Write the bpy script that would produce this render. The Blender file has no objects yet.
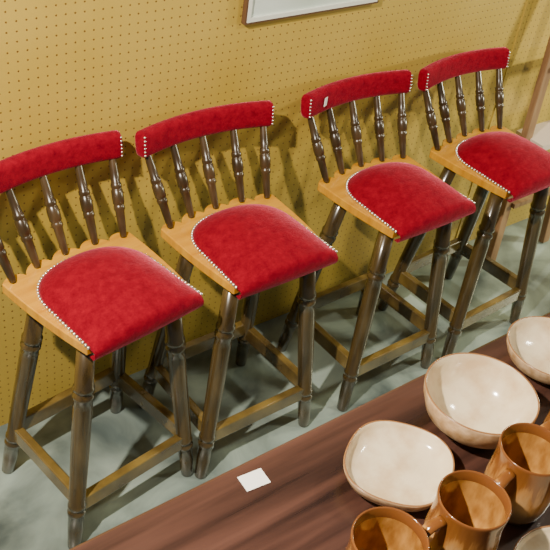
import bpy, bmesh, math, random
from mathutils import Vector, Matrix
random.seed(4)
COL=bpy.context.scene.collection
# ---------------------------------------------------------------- materials
def mat(name,base,rough=.5,metal=0,**kw):
    m=bpy.data.materials.new(name);m.use_nodes=True
    b=m.node_tree.nodes['Principled BSDF']
    b.inputs['Base Color'].default_value=(*base,1);b.inputs['Roughness'].default_value=rough;b.inputs['Metallic'].default_value=metal
    for k,v in kw.items():
        b.inputs[k.replace('_',' ')].default_value=v
    return m
def noisemix(m,c1,c2,scale=(5,5,5),detail=6,lo=.35,hi=.65,bump=0,dist=0,rough=None,nscale=1.0,bd=.003,nr=.5):
    nt=m.node_tree;n=nt.nodes;l=nt.links;b=n['Principled BSDF']
    tc=n.new('ShaderNodeTexCoord');mp=n.new('ShaderNodeMapping');mp.inputs['Scale'].default_value=scale
    no=n.new('ShaderNodeTexNoise');no.inputs['Scale'].default_value=nscale;no.inputs['Detail'].default_value=detail;no.inputs['Distortion'].default_value=dist;no.inputs['Roughness'].default_value=nr
    cr=n.new('ShaderNodeValToRGB');cr.color_ramp.elements[0].position=lo;cr.color_ramp.elements[1].position=hi
    cr.color_ramp.elements[0].color=(*c1,1);cr.color_ramp.elements[1].color=(*c2,1)
    l.new(tc.outputs['Object'],mp.inputs[0]);l.new(mp.outputs[0],no.inputs['Vector']);l.new(no.outputs['Fac'],cr.inputs[0]);l.new(cr.outputs[0],b.inputs['Base Color'])
    if bump:
        bp=n.new('ShaderNodeBump');bp.inputs['Strength'].default_value=bump;bp.inputs['Distance'].default_value=bd
        l.new(no.outputs['Fac'],bp.inputs['Height']);l.new(bp.outputs[0],b.inputs['Normal'])
    if rough:
        mr=n.new('ShaderNodeMapRange');mr.inputs[3].default_value=rough[0];mr.inputs[4].default_value=rough[1]
        l.new(no.outputs['Fac'],mr.inputs[0]);l.new(mr.outputs[0],b.inputs['Roughness'])
    return m
M_velvet=mat('red_velvet',(.4,.004,.014),1.0,Sheen_Weight=.75,Sheen_Roughness=.3,Sheen_Tint=(1,.22,.3,1))
M_velvet.node_tree.nodes['Principled BSDF'].inputs['Specular IOR Level'].default_value=.05
noisemix(M_velvet,(.115,.0012,.008),(.33,.004,.018),(42,42,42),12,.28,.72,bump=.9,bd=.003,nr=.8)
M_leg=mat('stained_leg_wood',(.13,.075,.035),.24,Coat_Weight=.8,Coat_Roughness=.12)
noisemix(M_leg,(.026,.016,.005),(.105,.066,.021),(30,30,4),5,.3,.7,bump=.1)
M_spin=mat('spindle_wood',(.13,.075,.035),.3,Coat_Weight=.3,Coat_Roughness=.25)
noisemix(M_spin,(.026,.015,.006),(.085,.050,.02),(30,30,4),5,.3,.7)
M_str=mat('stretcher_wood',(.13,.075,.035),.22,Coat_Weight=.8,Coat_Roughness=.12)
noisemix(M_str,(.045,.026,.008),(.24,.16,.04),(8,8,8),5,.32,.72,bump=.1)
M_seat=mat('golden_seat_wood',(.6,.33,.09),.25,Coat_Weight=.4,Coat_Roughness=.15)
noisemix(M_seat,(.52,.22,.012),(.70,.35,.028),(6,50,6),5,.3,.7)
M_stud=mat('nickel_stud',(.9,.84,.78),.25,.9)
M_table=mat('table_mahogany',(.1,.03,.02),.25,Coat_Weight=.35,Coat_Roughness=.2)
noisemix(M_table,(.018,.008,.006),(.095,.040,.028),(1.6,30,30),14,.3,.72,bump=.1,dist=.35,rough=(.18,.45))
M_cream=mat('cream_glaze',(.78,.66,.5),.13)
noisemix(M_cream,(.58,.42,.25),(.74,.62,.42),(24,24,24),12,.32,.62)
M_stone=mat('mug_body_glaze',(.6,.42,.26),.12)
def drip():
    nt=M_stone.node_tree;n=nt.nodes;l=nt.links;b=n['Principled BSDF']
    tc=n.new('ShaderNodeTexCoord');sp=n.new('ShaderNodeSeparateXYZ');l.new(tc.outputs['Object'],sp.inputs[0])
    mp=n.new('ShaderNodeMapping');mp.inputs['Scale'].default_value=(65,65,12);l.new(tc.outputs['Object'],mp.inputs[0])
    no=n.new('ShaderNodeTexNoise');no.inputs['Scale'].default_value=1;no.inputs['Detail'].default_value=6;l.new(mp.outputs[0],no.inputs['Vector'])
    ma=n.new('ShaderNodeMath');ma.operation='MULTIPLY_ADD';ma.inputs[1].default_value=.17;l.new(no.outputs['Fac'],ma.inputs[0]);l.new(sp.outputs[2],ma.inputs[2])
    cr=n.new('ShaderNodeValToRGB');E=cr.color_ramp.elements
    E[0].position=.12;E[0].color=(.46,.27,.11,1);E[1].position=.205;E[1].color=(.17,.06,.014,1)
    e=E.new(.16);e.color=(.36,.165,.042,1);e=E.new(.178);e.color=(.20,.075,.018,1)
    l.new(ma.outputs[0],cr.inputs[0]);l.new(cr.outputs[0],b.inputs['Base Color'])
drip()
M_stone2=mat('speckled_stoneware',(.66,.5,.36),.35)
noisemix(M_stone2,(.34,.20,.09),(.62,.45,.28),(60,60,60),8,.3,.7)
M_rimtan=mat('tan_rim',(.26,.125,.05),.25)
M_rimbr=mat('brown_rim_glaze',(.17,.06,.016),.15)
M_amber=mat('amber_glaze',(.55,.24,.05),.1)
noisemix(M_amber,(.20,.068,.010),(.54,.27,.065),(40,40,16),8,.32,.66)
M_paper=mat('price_tag_paper',(.85,.84,.8),.7)
M_ladder=mat('ladder_wood',(.3,.17,.08),.5)
noisemix(M_ladder,(.2,.1,.045),(.4,.24,.12),(20,20,3),5)
M_white=mat('cream_paint',(.75,.62,.52),.5)
M_frame=mat('frame_redbrown',(.12,.06,.03),.35)
M_liner=mat('frame_pale_liner',(.75,.76,.68),.4)
M_glass=mat('pale_poster',(.62,.68,.6),.15)
noisemix(M_glass,(.5,.58,.5),(.72,.78,.72),(3,3,3),3)
M_peg=mat('pegboard_paint',(.5,.36,.12),.42)
def peg():
    nt=M_peg.node_tree;n=nt.nodes;l=nt.links;b=n['Principled BSDF']
    tc=n.new('ShaderNodeTexCoord');sp=n.new('ShaderNodeSeparateXYZ');l.new(tc.outputs['Object'],sp.inputs[0])
    def M(op,a,bv=None,c=None):
        x=n.new('ShaderNodeMath');x.operation=op
        for i,v in enumerate((a,bv,c)):
            if v is None: continue
            if hasattr(v,'links'): l.new(v,x.inputs[i])
            else: x.inputs[i].default_value=v
        return x.outputs[0]
    def cell(s):
        f=M('FRACT',M('MULTIPLY',s,1/.0254)); f=M('SUBTRACT',f,.5); return M('MULTIPLY',f,f)
    d=M('SQRT',M('ADD',cell(sp.outputs[0]),cell(sp.outputs[2])))
    mr=n.new('ShaderNodeMapRange');mr.inputs[1].default_value=.075;mr.inputs[2].default_value=.12;mr.inputs[3].default_value=1;mr.inputs[4].default_value=0
    l.new(d,mr.inputs[0])
    no=n.new('ShaderNodeTexNoise');no.inputs['Scale'].default_value=2.2;no.inputs['Detail'].default_value=5
    l.new(tc.outputs['Object'],no.inputs['Vector'])
    cr=n.new('ShaderNodeValToRGB');cr.color_ramp.elements[0].position=.3;cr.color_ramp.elements[1].position=.7
    cr.color_ramp.elements[0].color=(.45,.30,.040,1);cr.color_ramp.elements[1].color=(.54,.38,.075,1)
    l.new(no.outputs['Fac'],cr.inputs[0])
    mx=n.new('ShaderNodeMix');mx.data_type='RGBA';l.new(mr.outputs[0],mx.inputs[0]);l.new(cr.outputs[0],mx.inputs[6]);mx.inputs[7].default_value=(.15,.07,.014,1)
    l.new(mx.outputs[2],b.inputs['Base Color'])
    bp=n.new('ShaderNodeBump');bp.inputs['Strength'].default_value=.3;bp.inputs['Distance'].default_value=.003;bp.invert=True
    l.new(mr.outputs[0],bp.inputs['Height']);l.new(bp.outputs[0],b.inputs['Normal'])
peg()
M_floor=mat('painted_concrete',(.2,.25,.22),.35)
noisemix(M_floor,(.075,.10,.098),(.34,.42,.37),(3.6,4.2,1),9,.34,.68,bump=.1,dist=.6,rough=(.2,.5))  # mottling: stains, with pale light patches and shade painted into the noise colours
# ---------------------------------------------------------------- helpers
def empty(name,loc=(0,0,0),rz=0):
    e=bpy.data.objects.new(name,None);COL.objects.link(e);e.location=loc;e.rotation_euler=(0,0,rz);return e
def obj(name,bm,m,parent=None,smooth=True,loc=None):
    me=bpy.data.meshes.new(name);bmesh.ops.recalc_face_normals(bm,faces=bm.faces);bm.to_mesh(me);bm.free()
    if smooth:
        for p in me.polygons:p.use_smooth=True
    for x in (m if isinstance(m,list) else [m]): me.materials.append(x)
    o=bpy.data.objects.new(name,me);COL.objects.link(o)
    if parent:o.parent=parent
    if loc:o.location=loc
    return o
def bevel(o,w,s=2):
    b=o.modifiers.new('bv','BEVEL');b.width=w;b.segments=s;b.limit_method='ANGLE'
    return o
def turned(bm,a,b,prof,seg=14):
    a=Vector(a);b=Vector(b);d=(b-a);q=d.to_track_quat('Z','Y').to_matrix()
    rings=[]
    for t,r in prof:
        c=a+d*t
        rings.append([bm.verts.new(c+q@Vector((r*math.cos(2*math.pi*i/seg),r*math.sin(2*math.pi*i/seg),0))) for i in range(seg)])
    for r1,r2 in zip(rings,rings[1:]):
        for i in range(seg): bm.faces.new((r1[i],r1[(i+1)%seg],r2[(i+1)%seg],r2[i]))
    bm.faces.new(rings[0][::-1]);bm.faces.new(rings[-1])
def board(bm,a,b,h,t,up=(0,0,1)):
    a=Vector(a);b=Vector(b);d=(b-a).normalized();s=d.cross(Vector(up)).normalized();u=s.cross(d)
    vs=[]
    for p in(a,b):
        for su,ss in((-1,-1),(1,-1),(1,1),(-1,1)): vs.append(bm.verts.new(p+u*su*h/2+s*ss*t/2))
    for f in((0,1,2,3),(7,6,5,4),(0,4,5,1),(1,5,6,2),(2,6,7,3),(3,7,4,0)): bm.faces.new([vs[i] for i in f])
def box(bm,lo,hi):
    vs=[bm.verts.new((x,y,z)) for z in(lo[2],hi[2]) for x,y in((lo[0],lo[1]),(hi[0],lo[1]),(hi[0],hi[1]),(lo[0],hi[1]))]
    for f in((3,2,1,0),(4,5,6,7),(0,1,5,4),(1,2,6,5),(2,3,7,6),(3,0,4,7)): bm.faces.new([vs[i] for i in f])
def lathe(bm,prof,seg=48,shape=None,mats=None):
    rings=[]
    for r,z in prof:
        ring=[]
        for i in range(seg):
            a=2*math.pi*i/seg;k=shape(a,r) if shape else 1
            ring.append(bm.verts.new((r*k*math.cos(a),r*k*math.sin(a),z)))
        rings.append(ring)
    for j,(r1,r2) in enumerate(zip(rings,rings[1:])):
        for i in range(seg):
            f=bm.faces.new((r1[i],r1[(i+1)%seg],r2[(i+1)%seg],r2[i]))
            if mats:f.material_index=mats[j]
    f=bm.faces.new(rings[0][::-1]); 
    if mats:f.material_index=mats[0]
    f=bm.faces.new(rings[-1])
    if mats:f.material_index=mats[-1]
# ---------------------------------------------------------------- room
bm=bmesh.new();box(bm,(-2.5,-3.5,-.05),(4.5,.35,0));obj('floor',bm,M_floor,smooth=False)
WY=.227
bm=bmesh.new();box(bm,(-2.5,WY,0),(4.5,WY+.06,2.7));obj('wall_back',bm,M_peg,smooth=False)
bm=bmesh.new();box(bm,(1.93,WY-.004,0),(1.955,WY-.0002,2.7));obj('trim_1',bm,M_peg,smooth=False)
# ---------------------------------------------------------------- bar stools
def stool(x,y,rot):
    E=empty('bar_stool',(x,y,0),math.radians(rot))
    legp=[(0,.017),(.004,.019),(.10,.0215),(.175,.022),(.18,.0250),(.195,.0250),(.2,.021),(.208,.021),(.213,.0250),(.228,.0250),(.234,.022),
          (.5,.025),(.70,.0255),(.735,.024),(.742,.0280),(.757,.0280),(.763,.023),(.771,.023),(.777,.0280),(.79,.0280),(.797,.0245),(1,.0235)]
    L={}
    for i,(n,foot,top) in enumerate((('FL',(-.208,-.197),(-.132,-.145)),('FR',(.208,-.197),(.132,-.145)),('BL',(-.2,.149),(-.13,.055)),('BR',(.2,.149),(.13,.055)))):
        a=Vector((*foot,0));b=Vector((*top,.701));L[n]=(a,b)
        bm=bmesh.new();turned(bm,a,b,legp,16);obj('leg_%d'%(i+1),bm,M_leg,E)
    def at(n,z): a,b=L[n];return a+(b-a)*(z/.701)
    for i,(p,q,z) in enumerate((('FL','FR',.155),('BL','BR',.20),('FL','BL',.18),('FR','BR',.18))):
        bm=bmesh.new();board(bm,at(p,z),at(q,z),.052,.026);bevel(obj('stretcher_%d'%(i+1),bm,M_str,E,False),.004,3)
    # wooden seat board with scalloped back edge
    N=80;out=[(-.172,-.200),(.172,-.200)]
    spx=[-.172,-.09,0,.09,.172]
    def back(xx): return .114+.032*(1-(xx/.2)**2)
    for i in range(1,9): t=i/9;out.append((.172+.028*t+.006*math.sin(math.pi*t),-.2+.3*t))
    for i in range(N+1):
        xx=.2-.4*i/N
        lobe=abs(math.cos(math.pi*(xx/.0865)))**.6*.030
        out.append((xx,back(xx)-.021+lobe))
    for i in range(8,0,-1): t=i/9;out.append((-(.172+.028*t+.006*math.sin(math.pi*t)),-.2+.3*t))
    bm=bmesh.new()
    lo=[bm.verts.new((a,b,.70)) for a,b in out];hi=[bm.verts.new((a,b,.728)) for a,b in out]
    bm.faces.new(lo[::-1]);bm.faces.new(hi)
    for i in range(len(out)):
        j=(i+1)%len(out);bm.faces.new((lo[i],lo[j],hi[j],hi[i]))
    bevel(obj('seat_board',bm,M_seat,E,False),.003)
    # cushion as height field
    CY=-.04;B=.138;YF=-.214
    def hw(yy):
        if yy<=CY: return .163+.007*(CY-yy)/(CY-YF)
        return .163*max(0,1-((yy-CY)/B)**2.3)**(1/2.3)
    rows=[]
    for i in range(0,27):
        t=i/26;rows.append(YF+(CY-YF)*t)
    for i in range(1,29):
        t=i/28;rows.append(CY+B*math.sin(math.pi/2*t))
    NU=36;H=.060
    def hgt(u,yy):
        a=max(0,1-abs(u)**2.3)**.72
        tb=(yy-CY)/B
        bfac=1 if tb<0 else max(0,1-tb**2.2)**.75
        tf=(yy-YF)/.14
        ffac=1 if tf>1 else .55+.45*math.sin(math.pi/2*max(0,tf))
        return H*a*bfac*ffac+.006*(1 if bfac*a>0 else 0)
    bm=bmesh.new();G=[]
    zt=lambda u:.7275+hgt(u*.999,YF)
    def frow(dy,f,k=1):
        r=[]
        for j in range(NU+1):
            u=math.sin(math.pi/2*(2*j/NU-1));w=hw(YF);bow=-.006*(1-u*u)
            z=.696+(zt(u)-.696)*f
            r.append(bm.verts.new((u*w*k,YF+bow+dy,z)))
        return r
    G.append(frow(.012,0,.97));G.append(frow(-.002,0.0,.985));G.append(frow(-.010,.12));G.append(frow(-.0150,.4,1.003));G.append(frow(-.0140,.68,1.003));G.append(frow(-.008,.9))
    for yy in rows:
        r=[];w=hw(yy)
        fr=max(0,min(1,1-(yy-YF)/.09))
        for j in range(NU+1):
            u=math.sin(math.pi/2*(2*j/NU-1))
            bow=-.006*(1-u*u)*fr
            r.append(bm.verts.new((u*w,yy+bow,.7275+hgt(u*.999,yy))))
        G.append(r)
    for r1,r2 in zip(G,G[1:]):
        for j in range(NU): bm.faces.new((r1[j],r1[j+1],r2[j+1],r2[j]))
    # skirt
    loop=[r[0] for r in G]+[v for v in G[-1][1:-1]]+[r[-1] for r in G[::-1]]
    sk=[bm.verts.new((v.co.x*1.0,v.co.y,min(v.co.z,.7265))) for v in loop]
    for i in range(len(loop)-1): bm.faces.new((loop[i],loop[i+1],sk[i+1],sk[i]))
    bmesh.ops.remove_doubles(bm,verts=bm.verts,dist=.0002)
    obj('seat_cushion',bm,M_velvet,E)
    # studs
    bm=bmesh.new()
    def stud(p,r=.0046): bmesh.ops.create_icosphere(bm,subdivisions=2,radius=r,matrix=Matrix.Translation(p))
    ys=[YF+.002+(CY-YF)*i/20 for i in range(20)]+[CY+B*math.sin(math.pi/2*i/30) for i in range(31)]
    pl=[(hw(yy),yy) for yy in ys]+[(-hw(yy),yy) for yy in ys[::-1]]
    acc=0;last=Vector((*pl[0],0))
    for a,b in pl[1:]:
        cur=Vector((a,b,0));seg=(cur-last).length
        while acc<=seg and seg>0:
            q=last.lerp(cur,acc/seg);dv=(q-Vector((0,-.07,0))).normalized()
            if q.y<CY: dv=Vector((math.copysign(1,q.x),0,0))
            stud((q.x+dv.x*.0035,q.y+dv.y*.0035,.7325));acc+=.0118
        acc-=seg;last=cur
    # backrest rail
    NS=28;def_r=.228
    def ry(xx): return .236-.036*(xx/def_r)**2
    prof=[]
    for i in range(20):
        a=2*math.pi*i/20;c,s=math.cos(a),math.sin(a)
        prof.append((.019*math.copysign(abs(c)**.6,c),.037*math.copysign(abs(s)**.6,s)))
    b2=bmesh.new();rings=[]
    xs=[-1.0,-.997,-.985,-.96]+[-.93+1.86*i/NS for i in range(NS+1)]+[.96,.985,.997,1.0]
    for u in xs:
        xx=u*def_r;e=max(0,(abs(u)-.96)/.04);sc=math.sqrt(max(0,1-e*e))*.35+.65 if e>0 else 1
        slope=-2*.036*xx/def_r**2;nn=Vector((-slope,1,0)).normalized()
        ring=[]
        for py,pz in prof:
            ring.append(b2.verts.new(Vector((xx,ry(xx),.955))+nn*(py*sc+.12*pz)+Vector((0,0,pz*sc))))
        rings.append(ring)
    for r1,r2 in zip(rings,rings[1:]):
        for i in range(20): b2.faces.new((r1[i],r1[(i+1)%20],r2[(i+1)%20],r2[i]))
    b2.faces.new(rings[0][::-1]);b2.faces.new(rings[-1])
    obj('backrest_rail',b2,M_velvet,E)
    for sx in(-1,1):
        for i in range(6):
            z=.93+i*.0105;xx=sx*(def_r-.009)
            stud((xx,ry(xx)-.0175+.12*(z-.955),z),.0034)
    obj('studs',bm,M_stud,E)
    spr=[(0,.0085),(.04,.0095),(.2,.0115),(.33,.0125),(.345,.0150),(.385,.0155),(.395,.0140),(.41,.0140),(.42,.0160),(.5,.0165),(.58,.0160),(.59,.0140),(.605,.0140),(.615,.0155),(.655,.0150),(.67,.0125),(.8,.0115),(.95,.010),(1,.0095)]
    for i,xx in enumerate(spx):
        xt=xx*1.17
        bm=bmesh.new();turned(bm,(xx,back(xx)-.017,.726),(xt,ry(xt)-.004,.927),spr,12);obj('spindle_%d'%(i+1),bm,M_spin,E)
    return E
S=[stool(.016,-.066,7.9),stool(.484,-.063,.6),stool(1.058,-.069,1.0),stool(1.561,-.072,2.4)]
bm=bmesh.new();box(bm,(-.008,-.001,-.014),(.008,.001,.014));t=obj('price_tag',bm,M_paper,S[2],False);t.location=(-.145,.1985,.958);t.rotation_euler=(0,0,math.radians(22))
# ---------------------------------------------------------------- table
T=empty('wooden_table')
TZ=1.05;Y1=-.969;Y0=-1.82
bm=bmesh.new();box(bm,(-1.15,Y0,TZ-.035),(1.25,Y1,TZ));bevel(obj('table_top',bm,M_table,T,False),.006,3)
bm=bmesh.new()
for a,b in(((-1.07,Y0+.06),(1.17,Y0+.085)),((-1.07,Y1-.085),(1.17,Y1-.06))): box(bm,(a[0],a[1],TZ-.14),(b[0],b[1],TZ-.034))
for xx in(-1.07,1.145): box(bm,(xx,Y0+.06,TZ-.14),(xx+.025,Y1-.06,TZ-.034))
obj('apron',bm,M_table,T,False)
for i,(xx,yy) in enumerate(((-1.05,Y0+.09),(1.15,Y0+.09),(-1.05,Y1-.09),(1.15,Y1-.09))):
    bm=bmesh.new();turned(bm,(xx,yy,0),(xx,yy,TZ-.034),[(0,.02),(.05,.028),(.1,.022),(.5,.034),(.8,.03),(.83,.04),(1,.04)],16);obj('leg_%d'%(i+1),bm,M_table,T)
bm=bmesh.new();box(bm,(-.022,-.016,0),(.022,.016,.0012));t=obj('price_card',bm,M_paper,None,False,(-.216,-1.009,TZ+.0004));t.rotation_euler=(0,0,-.1)
# ---------------------------------------------------------------- crockery
def bowl(name,x,y,R,H,foot,shape=None,rot=0):
    bm=bmesh.new()
    prof=[(foot*.5,.004),(foot*.9,.004),(foot*.93,0),(foot,0),(foot*1.03,.006),(foot+(R-foot)*.45,.17*H+.004),(foot+(R-foot)*.80,.45*H),(R*.985,.80*H),(R*1.0,.94*H),(R*1.0,.98*H),(R*.985,H),(R*.965,.985*H),(R*.94,.8*H),(foot+(R-foot)*.70,.45*H+.004),(foot+(R-foot)*.35,.2*H+.006),(foot*.8,.012),(foot*.3,.009),(.002,.009)]
    mats=[1]*7+[1,1,2,2]+[0]*6
    lathe(bm,prof,64,shape,mats)
    o=obj(name,bm,[M_cream,M_stone2,M_rimtan]);o.location=(x,y,TZ+.0005);o.rotation_euler=(0,0,rot);return o
def sq(a,r): return 1+.035*math.cos(4*(a+.2))*min(1,r/.08)+.03*math.cos(2*a)
bowl('serving_dish',-.012,-1.126,.092,.040,.055,sq,0)
bowl('ceramic_bowl',.187,-1.112,.100,.088,.042)
bowl('ceramic_bowl',.443,-1.080,.090,.055,.045)
bowl('ceramic_bowl',.068,-1.432,.10,.03,.065)
def mug(x,y,rot,R=.0545,H=.13):
    bm=bmesh.new()
    prof=[(R*.5,.003),(R*.78,.003),(R*.82,0),(R*.88,0),(R*.95,.01),(R*1.02,.03),(R*1.03,.055),(R*.98,.085),(R*.97,.108),(R*1.0,H-.006),(R*1.0,H-.002),(R*.975,H),(R*.94,H-.002),(R*.92,H-.02),(R*.92,.08),(R*.96,.05),(R*.9,.02),(R*.6,.01),(.002,.009)]
    mats=[1]*8+[1,2,2,2,2]+[0]*5
    lathe(bm,prof,48,None,mats)
    pts=[];K=18
    for i in range(K+1):
        a=-math.pi/2+math.pi*i/K
        pts.append(Vector((R*.93+.040*max(0,math.cos(a))**.8,0,.072+.036*math.sin(a))))
    rings=[]
    for i,c in enumerate(pts):
        p0=pts[max(0,i-1)];p1=pts[min(K,i+1)];d=(p1-p0).normalized();nrm=Vector((d.z,0,-d.x))
        rings.append([bm.verts.new(c+nrm*.0055*math.cos(t)+Vector((0,1,0))*.0095*math.sin(t)) for t in[2*math.pi*k/12 for k in range(12)]])
    for r1,r2 in zip(rings,rings[1:]):
        for k in range(12):
            f=bm.faces.new((r1[k],r1[(k+1)%12],r2[(k+1)%12],r2[k]));f.material_index=1
    bm.faces.new(rings[0][::-1]);bm.faces.new(rings[-1])
    o=obj('coffee_mug',bm,[M_amber,M_stone,M_rimbr]);o.location=(x,y,TZ+.0005);o.rotation_euler=(0,0,rot)
    return o
mug(-.192,-1.268,math.radians(215))
mug(-.037,-1.284,math.radians(172))
mug(.122,-1.266,math.radians(185))
mug(.275,-1.255,math.radians(165))
# ---------------------------------------------------------------- picture on wall
P=empty('framed_picture')
x0,x1,z0,z1=.625,1.137,1.212,1.60
def ring(name,x0,x1,z0,z1,fw,y0,m):
    bm=bmesh.new()
    for lo,hi in(((x0,z0),(x1,z0+fw)),((x0,z1-fw),(x1,z1)),((x0,z0+fw),(x0+fw,z1-fw)),((x1-fw,z0+fw),(x1,z1-fw))):
        box(bm,(lo[0],y0,lo[1]),(hi[0],WY-.001,hi[1]))
    obj(name,bm,m,P,False)
ring('frame',x0,x1,z0,z1,.006,WY-.018,M_frame)
ring('liner',x0+.006,x1-.006,z0+.006,z1-.006,.012,WY-.02,M_liner)
bm=bmesh.new();box(bm,(x0+.018,WY-.012,z0+.018),(x1-.018,WY-.002,z1-.018));obj('panel',bm,M_glass,P,False)
# ---------------------------------------------------------------- ladder on the right
Ld=empty('wooden_stepladder')
bm=bmesh.new();board(bm,(1.985,.06,0.005),(2.10,.19,1.5),.045,.028,(1,0,0));board(bm,(2.36,.06,0.005),(2.30,.19,1.5),.045,.028,(1,0,0));bevel(obj('rails',bm,M_ladder,Ld,False),.003)
bm=bmesh.new()
for z in(.28,.86,1.15,1.42): box(bm,(2.0+.077*z,.06+.087*z-.03,z),(2.35-.04*z,.06+.087*z+.03,z+.02))
obj('treads',bm,M_ladder,Ld,False)
bm=bmesh.new();box(bm,(2.04,.03,.56),(2.33,.17,.585));obj('tread_white',bm,M_white,Ld,False)
# ---------------------------------------------------------------- lights
def area(name,loc,tgt,size,power,col):
    l=bpy.data.lights.new(name,'AREA');l.size=size;l.energy=power;l.color=col
    o=bpy.data.objects.new(name,l);COL.objects.link(o);o.location=loc
    o.rotation_euler=(Vector(tgt)-Vector(loc)).to_track_quat('-Z','Y').to_euler();return o
area('ceiling_light',(-1.2,-.85,2.6),(.5,0,.5),.05,122,(1,.90,.76))
area('ceiling_light_far',(1.9,-1.4,2.8),(1.4,0,.3),.2,30,(1,.94,.76))
area('window_light',(3.9,-1.0,1.35),(.9,-.1,.2),.2,62,(1,.96,.66))
w=bpy.data.worlds.new('W');bpy.context.scene.world=w;w.use_nodes=True
w.node_tree.nodes['Background'].inputs[0].default_value=(.9,.98,1,1);w.node_tree.nodes['Background'].inputs[1].default_value=.15
# ---------------------------------------------------------------- camera
yaw,pit,rol=[math.radians(v) for v in(42.944,-36.690,9.191)]
f=Vector((math.sin(yaw)*math.cos(pit),math.cos(yaw)*math.cos(pit),math.sin(pit)))
rt=f.cross(Vector((0,0,1))).normalized();up=rt.cross(f)
r2=math.cos(rol)*rt+math.sin(rol)*up;u2=-math.sin(rol)*rt+math.cos(rol)*up
cd=bpy.data.cameras.new('camera');cd.sensor_width=36;cd.lens=908.6/550*36;cd.clip_start=.02
co=bpy.data.objects.new('camera',cd);COL.objects.link(co)
mw=Matrix((r2,u2,-f)).transposed().to_4x4();mw.translation=Vector((-.892,-1.707,2.186));co.matrix_world=mw
bpy.context.scene.camera=co
